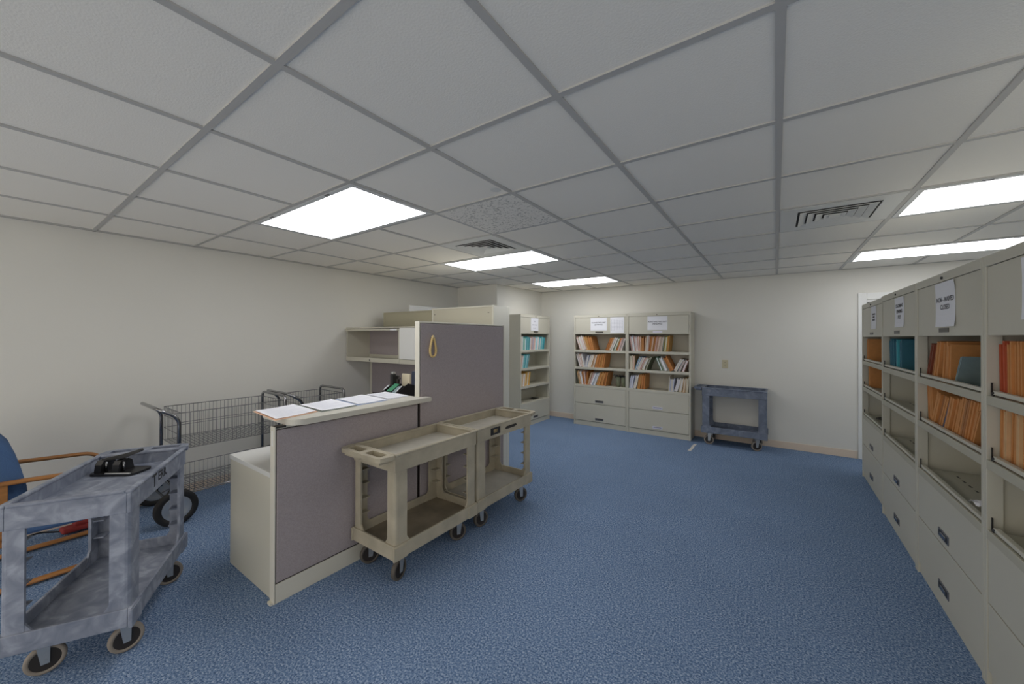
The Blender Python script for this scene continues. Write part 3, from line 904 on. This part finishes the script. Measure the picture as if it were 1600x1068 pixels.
b = B(); box(b, -.018, .018, -.02, .02, .0, .40, bev=.006); obj('stapler_base', b, M['dark'], t)
b = B(); box(b, -.016, .016, .021, .048, .02, .385, bev=.008); obj('stapler_arm', b, M['dark'], t)
b = B(); box(b, -.014, .014, -.015, .015, .40, .418, bev=.004); obj('stapler_tip', b, M['fork'], t)
b = B(); box(b, -.01, .01, -.012, .012, 0, .36, bev=.004); tube(b, arc([(0, 0, .36), (.01, 0, .395), (.03, .0, .36)], .02), .005, 6)
obj('scissors', b, M['hub'], None, (-2.648, 2.072, .69), label='dark handled scissors in the desk sorter beside the upright stapler', cat='scissors')
bx('note_block', mat('cream_notes', (232, 220, 190), .8), (-.052, .052, -.008, .008, 0, .395), loc=(-2.645, 2.16, .690), label='cream note pad standing at the back of the desk sorter', cat='note pad')
t = thing('monitor', 'dark monitor behind the desk sorter, cut off by tall panel', 'monitor', (-2.585, 2.33, .675), R(0))
b = B(); box(b, -.18, .18, -.015, .02, .10, .415, bev=.006); obj('screen_housing', b, mat('monitor_dark', (62, 70, 88), .4), t)
b = B(); box(b, -.03, .03, .0, .04, .01, .2); box(b, -.1, .1, -.06, .08, 0, .012, bev=.004); obj('stand', b, M['dark'], t)

# ------------------------------------------------------------------ utility carts
def caster(parent, x, y, yaw, r=.060, tyre='tyre'):
    c = Matrix.Rotation(yaw, 3, 'Z')
    off = Vector((x, y, 0)) + c @ Vector((-.022, 0, 0))
    ax = c @ Vector((0, 1, 0))
    b = B()
    ring(b, off + Vector((0, 0, r)) , ax, [(r * .74, -.011), (r * .74, .011)], 24)
    w = obj('caster', b, M['hub'], parent)
    b = B()
    ring(b, off + Vector((0, 0, r)), ax, [(r * .74, -.0125), (r * .95, -.0125), (r, -.006), (r, .006), (r * .95, .0125), (r * .74, .0125)], 28, True)
    obj('tread', b, M[tyre], w)
    b = B()
    for s in (-1, 1):
        p = [(off + ax * (.0165 * s)) + (c @ Vector((dx, 0, z))) for dx, z in ((-.012, r - .014), (.012, r - .014), (.030, .158), (-.014, .158))]
        q = [v + ax * (.003 * s) for v in p]
        a = [b.verts.new(v) for v in p]; d = [b.verts.new(v) for v in q]
        b.faces.new(a); b.faces.new(d)
        for i in range(4):
            b.faces.new((a[i], a[(i + 1) % 4], d[(i + 1) % 4], d[i]))
    cyl(b, off + Vector((0, 0, r)) - ax * .021, off + Vector((0, 0, r)) + ax * .021, .007, 10)
    box(b, x - .03, x + .03, y - .028, y + .028, .150, .178)
    obj('fork', b, M['fork'], w)

def cart(label, loc, rotz, L, Wd, m, mt, mb, yaws, group='two shelf plastic utility carts', tyre='tyre'):
    t = thing('utility_cart', label, 'utility cart', loc, rotz, group)
    l, w = L / 2, Wd / 2
    xh = -l + .10                       # handle end
    H = .75
    # top shelf: skirt walls, rim lip and tray floor
    b = B()
    th = .014
    zs = .648
    x0 = xh
    for (a0, a1, c0, c1) in ((x0, l - .006, -w + .006, -w + .006 + th), (x0, l - .006, w - .006 - th, w - .006), (l - .006 - th, l - .006, -w + .02, w - .02), (x0, x0 + th, -w + .02, w - .02)):
        box(b, a0, a1, c0, c1, zs, H - .004, bev=.003)
    # rim lip
    for (a0, a1, c0, c1) in ((x0, l, -w, -w + .024), (x0, l, w - .024, w), (l - .024, l, -w + .024, w - .024), (x0 - .004, x0 + .020, -w + .024, w - .024)):
        box(b, a0, a1, c0, c1, H - .014, H, bev=.005)
    o = obj('top_shelf', b, m, t)
    bx('tray_floor', mt, (x0 + th, l - .02, -w + .02, w - .02, .672, .684), o)
    # handle slab with two pockets
    b = B()
    hz0, hz1 = H - .024, H
    pk = [(-w + .045, -.022), (.022, w - .045)]
    prism(b, [(-l + .026, -w + .012), (-l + .026, w - .012), (-l + .012, w - .018), (-l, w - .045), (-l, -w + .045), (-l + .012, -w + .018)], hz0, hz1)
    prism(b, [(-l + .082, -w), (xh - .005, -w), (xh - .005, w), (-l + .082, w)], hz0, hz1)
    prism(b, [(-l + .026, -w + .012), (-l + .082, -w), (-l + .082, -w + .045), (-l + .026, -w + .045)], hz0, hz1)
    prism(b, [(-l + .026, w - .012), (-l + .082, w), (-l + .082, w - .045), (-l + .026, w - .045)], hz0, hz1)
    box(b, -l + .026, -l + .082, -.022, .022, hz0, hz1)
    for c0, c1 in pk:
        box(b, -l + .020, -l + .088, c0 - .006, c1 + .006, hz0 - .02, hz0 - .014)
        for q in ((-l + .020, -l + .026, c0 - .006, c1 + .006), (-l + .082, -l + .088, c0 - .006, c1 + .006), (-l + .026, -l + .082, c0 - .006, c0), (-l + .026, -l + .082, c1, c1 + .006)):
            box(b, *q, hz0 - .014, hz0 - .0002)
    obj('handle', b, m, t)
    # legs: angle posts with inner ribs
    lx0, lx1 = xh + .002, l - .008
    for sx in (0, 1):
        for sy in (-1, 1):
            b = B()
            xa, xb = (lx0, lx0 + .085) if sx == 0 else (lx1 - .085, lx1)
            xo0, xo1 = (lx0, lx0 + .012) if sx == 0 else (lx1 - .012, lx1)
            ya, yb = (w - .012 - .008, w - .008) if sy > 0 else (-w + .008, -w + .020)
            yi0, yi1 = (w - .075, w - .008) if sy > 0 else (-w + .008, -w + .075)
            cxo, cyo = (lx0 if sx == 0 else lx1), (w - .008 if sy > 0 else -w + .008)
            ux, uy = (1 if sx == 0 else -1), -sy
            L_ = [(.085, 0), (.085, .012), (.012, .012), (.012, .067), (0, .067), (0, .018), (.0024, .009), (.009, .0024), (.018, 0)]
            prism(b, [(cxo + ux * p, cyo + uy * q) for p, q in L_], .168, .66)
            for z in (.32, .41, .50, .585):
                r0, r1 = (yi0 + .012, ya) if sy > 0 else (yb, yi1 - .012)
                if sx == 0: box(b, xo1, xb - .012, r0, r1, z, z + .006)
                else: box(b, xa + .012, xo0, r0, r1, z, z + .006)
            # gusset feet
            xg = xb - .012 if sx == 0 else xa
            prism(b, [((yi0 if sy > 0 else yi1), .27), ((yi0 - .05 if sy > 0 else yi1 + .05), .189), ((yi0 if sy > 0 else yi1), .189)], xo0 + .001, xo0 + .010, 'x')
            prism(b, [((xb if sx == 0 else xa), .27), ((xb + .05 if sx == 0 else xa - .05), .189), ((xb if sx == 0 else xa), .189)], ya + .001, ya + .010, 'y')
            obj('leg', b, m, t)
    # bottom shelf
    b = B()
    z0, z1 = .160, .240
    xs0, xs1 = lx0 - .008, lx1 + .006
    for (a0, a1, c0, c1) in ((xs0, xs1, -w, -w + th), (xs0, xs1, w - th, w), (xs1 - th, xs1, -w + th, w - th), (xs0, xs0 + th, -w + th, w - th)):
        box(b, a0, a1, c0, c1, z0, z1, bev=.003)
    for (a0, a1, s_) in ((xs0 - .004, xs0 + .09, 0), (xs1 - .09, xs1 + .004, 1)):
        for c0, c1 in ((-w - .004, -w + .01), (w - .01, w + .004)):
            box(b, a0, a1, c0, c1, z0 - .004, z1 - .006, bev=.003)
    o = obj('bottom_shelf', b, m, t)
    bx('tray_floor', mb, (xs0 + th, xs1 - th, -w + th, w - th, .178, .188), o)
    k = 0
    for sx in (lx0 + .095, lx1 - .085):
        for sy in (-1, 1):
            caster(t, sx, sy * (w - .072), yaws[k], tyre=tyre); k += 1
    return t
cart1 = cart('worn beige two shelf cart pushed against the low mauve panel', (-1.935, 1.640, 0), PI / 2, .80, .41, M['beige'], M['beige_floor'], M['beige_worn'], [R(15), R(-20), R(-25), R(10)], tyre='tyre_dark')
cart2 = cart('beige two shelf cart with a black label, beside the tall mauve panel', (-1.942, 2.462, 0), -PI / 2, .82, .41, M['beige'], M['beige_floor'], M['beige_floor'], [R(20), R(-25), R(10), R(-15)], tyre='tyre_dark')
cart3 = cart('scuffed grey blue cart with a hole punch on top, beside the chair', (-2.717, .407, 0), R(-28.8), .80, .395, M['greyblue'], M['greyblue'], M['greyblue'], [R(20), R(-60), R(-68), R(-60)])
cart4 = cart('narrow grey blue cart parked at the far wall beside the cabinets', (-.493, 5.705, 0), 0, .82, .375, M['greyblue_far'], M['greyblue_far'], M['greyblue_far'], [R(10), R(10), R(20), R(30)])
# marks on the carts
text('marker_writing', 'T', .085, M['marker'], cart3, (.150, .1925, .700), (PI / 2, 0, PI))
text('marker_writing', 'ERR.', .060, M['marker'], cart3, (.050, .1925, .706), (PI / 2, 0, PI))
text('marker_writing', 'PULL OUT', .026, M['marker'], cart1, (-.2975, .04, .690), (PI / 2, 0, -PI / 2))
# cart2: local y+ faces +X (rot -90: local y -> +X)
lab = bx('brand_panel', M['dark'], (.14, .255, .199, .2015, .672, .725), cart2)
text('panel_writing', 'HEAVY\nDUTY', .017, M['tan_rubber'], lab, (.1975, .2018, .698), (PI / 2, 0, PI), spacing=.8)
b = B(); prism(b, [(-.075, .706), (.055, .706), (.075, .690), (.055, .684), (-.055, .684), (-.09, .694)], .1995, .2005, 'y')
obj('emblem_mark', b, M['slot'], cart2)

# hole punch on the scuffed cart
t = thing('hole_punch', 'black heavy duty paper punch lying on the scuffed grey blue cart', 'hole punch', (-2.862, .443, .6850), R(38))
b = B()
prism(b, rounded(.085, -.035, .03, 270, 360) + rounded(.085, .035, .03, 0, 90) + [(-.09, .065), (-.11, .045), (-.11, -.045), (-.09, -.065)], 0, .011)
obj('base_plate', b, M['punch'], t)
b = B(); box(b, -.02, .105, -.066, -.058, .011, .017, bev=.002); obj('paper_guide', b, M['fork'], t)
for x in (-.075, .012):
    b = B()
    prism(b, [(-.045, .011), (.045, .011), (.034, .058), (.012, .072), (-.028, .068), (-.040, .05)], x - .016, x + .016, 'x')
    tw = obj('punch_tower', b, M['punch'], t)
    b = B(); cyl(b, (x + .022, -.02, .011), (x + .022, -.02, .062), .0055, 10); obj('punch_pin', b, M['chrome'], tw)
b = B()
prism(b, [(-.09, .060), (.03, .078), (.098, .106), (.108, .116), (.098, .121), (.02, .098), (-.085, .074)], -.012, .014, 'y')
obj('lever', b, M['punch'], t)

# ------------------------------------------------------------------ wire mail carts
def wire_cart(label, y0, y1, xf=-4.20, xn=-3.715, zup=.84, bigwheels=True):
    L = y1 - y0
    t = thing('wire_cart', label, 'wire cart', ((xf + xn) / 2, y0, 0), 0, group='chrome wire basket carts along the side wall')
    w = (xn - xf) / 2
    r = .0125
    b = B()
    # push handle: two posts bending back to a cross bar
    tube(b, arc([(w, 0, .16), (w, 0, .79), (w - .004, -.125, .872), (-w + .004, -.125, .872), (-w, 0, .79), (-w, 0, .16)], .06, 7), r, 10)
    obj('handle', b, M['chrome'], t)
    b = B()
    tube(b, arc([(w, L, .16), (w, L, .862), (-w, L, .862), (-w, L, .16)], .06, 7), r, 10)
    obj('end_hoop', b, M['chrome'], t)
    b = B()
    for s in (-1, 1):
        tube(b, [(s * w, 0, .204), (s * w, L, .204)], .005, 8)
    obj('base_rail', b, M['chrome'], t)
    def basket(z0, z1, nm, mids, open_back):
        bb = B()
        rw = .0019
        wi = w - .014
        e0, e1 = .014, L - .014
        ny, nx = int(round((e1 - e0) / .0275)), int(round(2 * wi / .05))
        for k in range(ny + 1):
            y = e0 + (e1 - e0) * k / ny
            tube(bb, ([] if open_back else [(-wi, y, z1)]) + [(-wi, y, z0), (wi, y, z0), (wi, y, z1)], rw, 5)
        for k in range(1, nx):
            x = -wi + 2 * wi * k / nx
            tube(bb, [(x, e0, z0), (x, e1, z0)] if open_back else [(x, e0, z1), (x, e0, z0), (x, e1, z0), (x, e1, z1)], rw, 5)
        for z, rr in [(z1, .0034)] + [(z, .0026) for z in mids]:
            if open_back: tube(bb, [(wi, e0, z), (wi, e1, z)], rr, 6)
            else: tube(bb, [(-wi, e0, z), (wi, e0, z), (wi, e1, z), (-wi, e1, z)], rr, 6, closed=True)
        tube(bb, [(-wi, e0, z0), (wi, e0, z0), (wi, e1, z0), (-wi, e1, z0)], .003, 6, closed=True)
        obj(nm, bb, M['wire'], t)
    basket(.545, .822, 'wire_basket', (.75, .65), False)
    basket(.205, .432, 'wire_basket', (.318,), True)
    if bigwheels:
        for s in (-1, 1):
            xo = w + .05 if s > 0 else -w - .045
            c = Vector((xo, -.025, .13))
            bb = B()
            ring(bb, c, (1, 0, 0), [(.086, -.018), (.12, -.02), (.13, -.01), (.13, .01), (.12, .02), (.086, .018)], 36, True)
            wh = obj('wheel', bb, M['rubber'], t)
            bb = B(); ring(bb, c, (1, 0, 0), [(.02, -.014), (.07, -.008), (.086, -.019), (.089, -.015), (.089, .015), (.086, .019), (.07, .008), (.02, .014)], 32)
            obj('wheel_disc', bb, M['fork'], wh)
        bb = B(); cyl(bb, (-w - .04, -.025, .13), (w + .04, -.025, .13), .009, 10)
        for s in (-1, 1):
            tube(bb, [(s * (w - .0), 0, .18), (s * (w), -.025, .13)], .008, 6)
            tube(bb, [(s * w * .8, 0, .2), (s * w * .8, -.03, .26), (s * w * .3, -.06, .2)], .004, 6)
        obj('axle', bb, M['chrome'], t)
    for s in (-1, 1):
        bb = B(); ring(bb, (s * w * .85, L - .03, .05), (1, 0, 0), [(.03, -.012), (.05, -.012), (.05, .012), (.03, .012)], 20)
        ca = obj('caster', bb, M['rubber'], t)
        bb = B(); box(bb, s * w * .85 - .018, s * w * .85 + .018, L - .04, L - .02, .04, .165); obj('fork', bb, M['fork'], ca)
    return t
wire_cart('chrome wire basket cart with big wheels, behind the scuffed cart', .885, 1.64)
wire_cart('chrome wire basket cart behind the counter, nearer the cubicle bins', 1.797, 2.22)
# folded orange slip clipped on the first wire cart
# ------------------------------------------------------------------ lounge chair
t = thing('lounge_chair', 'blue upholstered lounge chair with bent oak arms, cut by the picture edge', 'chair', (-3.72, .0, 0))
for s, xx in ((1, .272), (-1, -.272)):
    loop = arc([(xx, -.30, .02), (xx, .60, .02), (xx, .52, .575), (xx, .06, .605), (xx, -.30, .56), (xx, -.36, .02)], .10, 7)
    b = B(); tube(b, loop, .02, 10, flat=(.013, .024))
    obj('arm_frame', b, M['wood'], t)
    b = B(); box(b, xx - .018, xx + .018, .055, .10, .30, .600, bev=.004)
    obj('arm_post', b, M['wood'], t)
b = B(); box(b, -.25, .25, -.02, .56, .275, .395, bev=.035, seg=4)
obj('seat', b, M['upholstery'], t)
b = B(); tube(b, [(-.272, .08, .27), (.272, .08, .27)], .016, 8); tube(b, [(-.272, .45, .265), (.272, .45, .265)], .016, 8)
obj('seat_rail', b, M['wood'], t)
# back cushion, leaning back with a rounded top
b = B()
prism(b, [(.15, .37), (.172, .48), (.165, .56), (.14, .666), (.11, .762), (.07, .825), (.015, .875), (-.06, .895), (-.125, .875), (-.15, .81), (-.13, .70), (-.07, .52), (-.02, .37)], -.25, .25, 'x')
bmesh.ops.bevel(b, geom=[e for e in b.edges if abs(e.verts[0].co.x - e.verts[1].co.x) < 1e-6], offset=.025, segments=3, affect='EDGES')
for f in b.faces: f.smooth = True
obj('backrest', b, M['upholstery'], t)

# things on the floor by the wall
b = B()
pp = [(-4.29, -.05, .10), (-4.24, .05, .02), (-4.20, .14, .010), (-4.16, .24, .06), (-4.2, .33, .012), (-4.12, .45, .009), (-4.14, .62, .009), (-4.25, .75, .009)]
tube(b, arc(pp, .06, 6), .006, 6)
obj('power_cord', b, M['dark'], label='black power cord looping on the carpet behind the lounge chair', cat='cord')
b = B(); box(b, -.16, .16, -.05, .05, 0, .035, bev=.015, seg=3); box(b, -.10, .13, -.035, .04, .03, .058, bev=.012, seg=3)
obj('red_pouch', b, M['red'], None, (-4.13, .50, .018), R(95), label='red soft pouch on the carpet at the wall behind the cart', cat='pouch')
b = B(); prism(b, [(-.018, 0), (.018, -.01), (.022, .12), (.014, .26), (.02, .36), (-.014, .37), (-.02, .25), (-.012, .12)], 0, .0012)
obj('tape_strip', b, M['tape'], None, (-.885, 5.10, .0006), R(-2), label='worn white tape strip stuck on the blue carpet beside the cabinet', cat='tape')
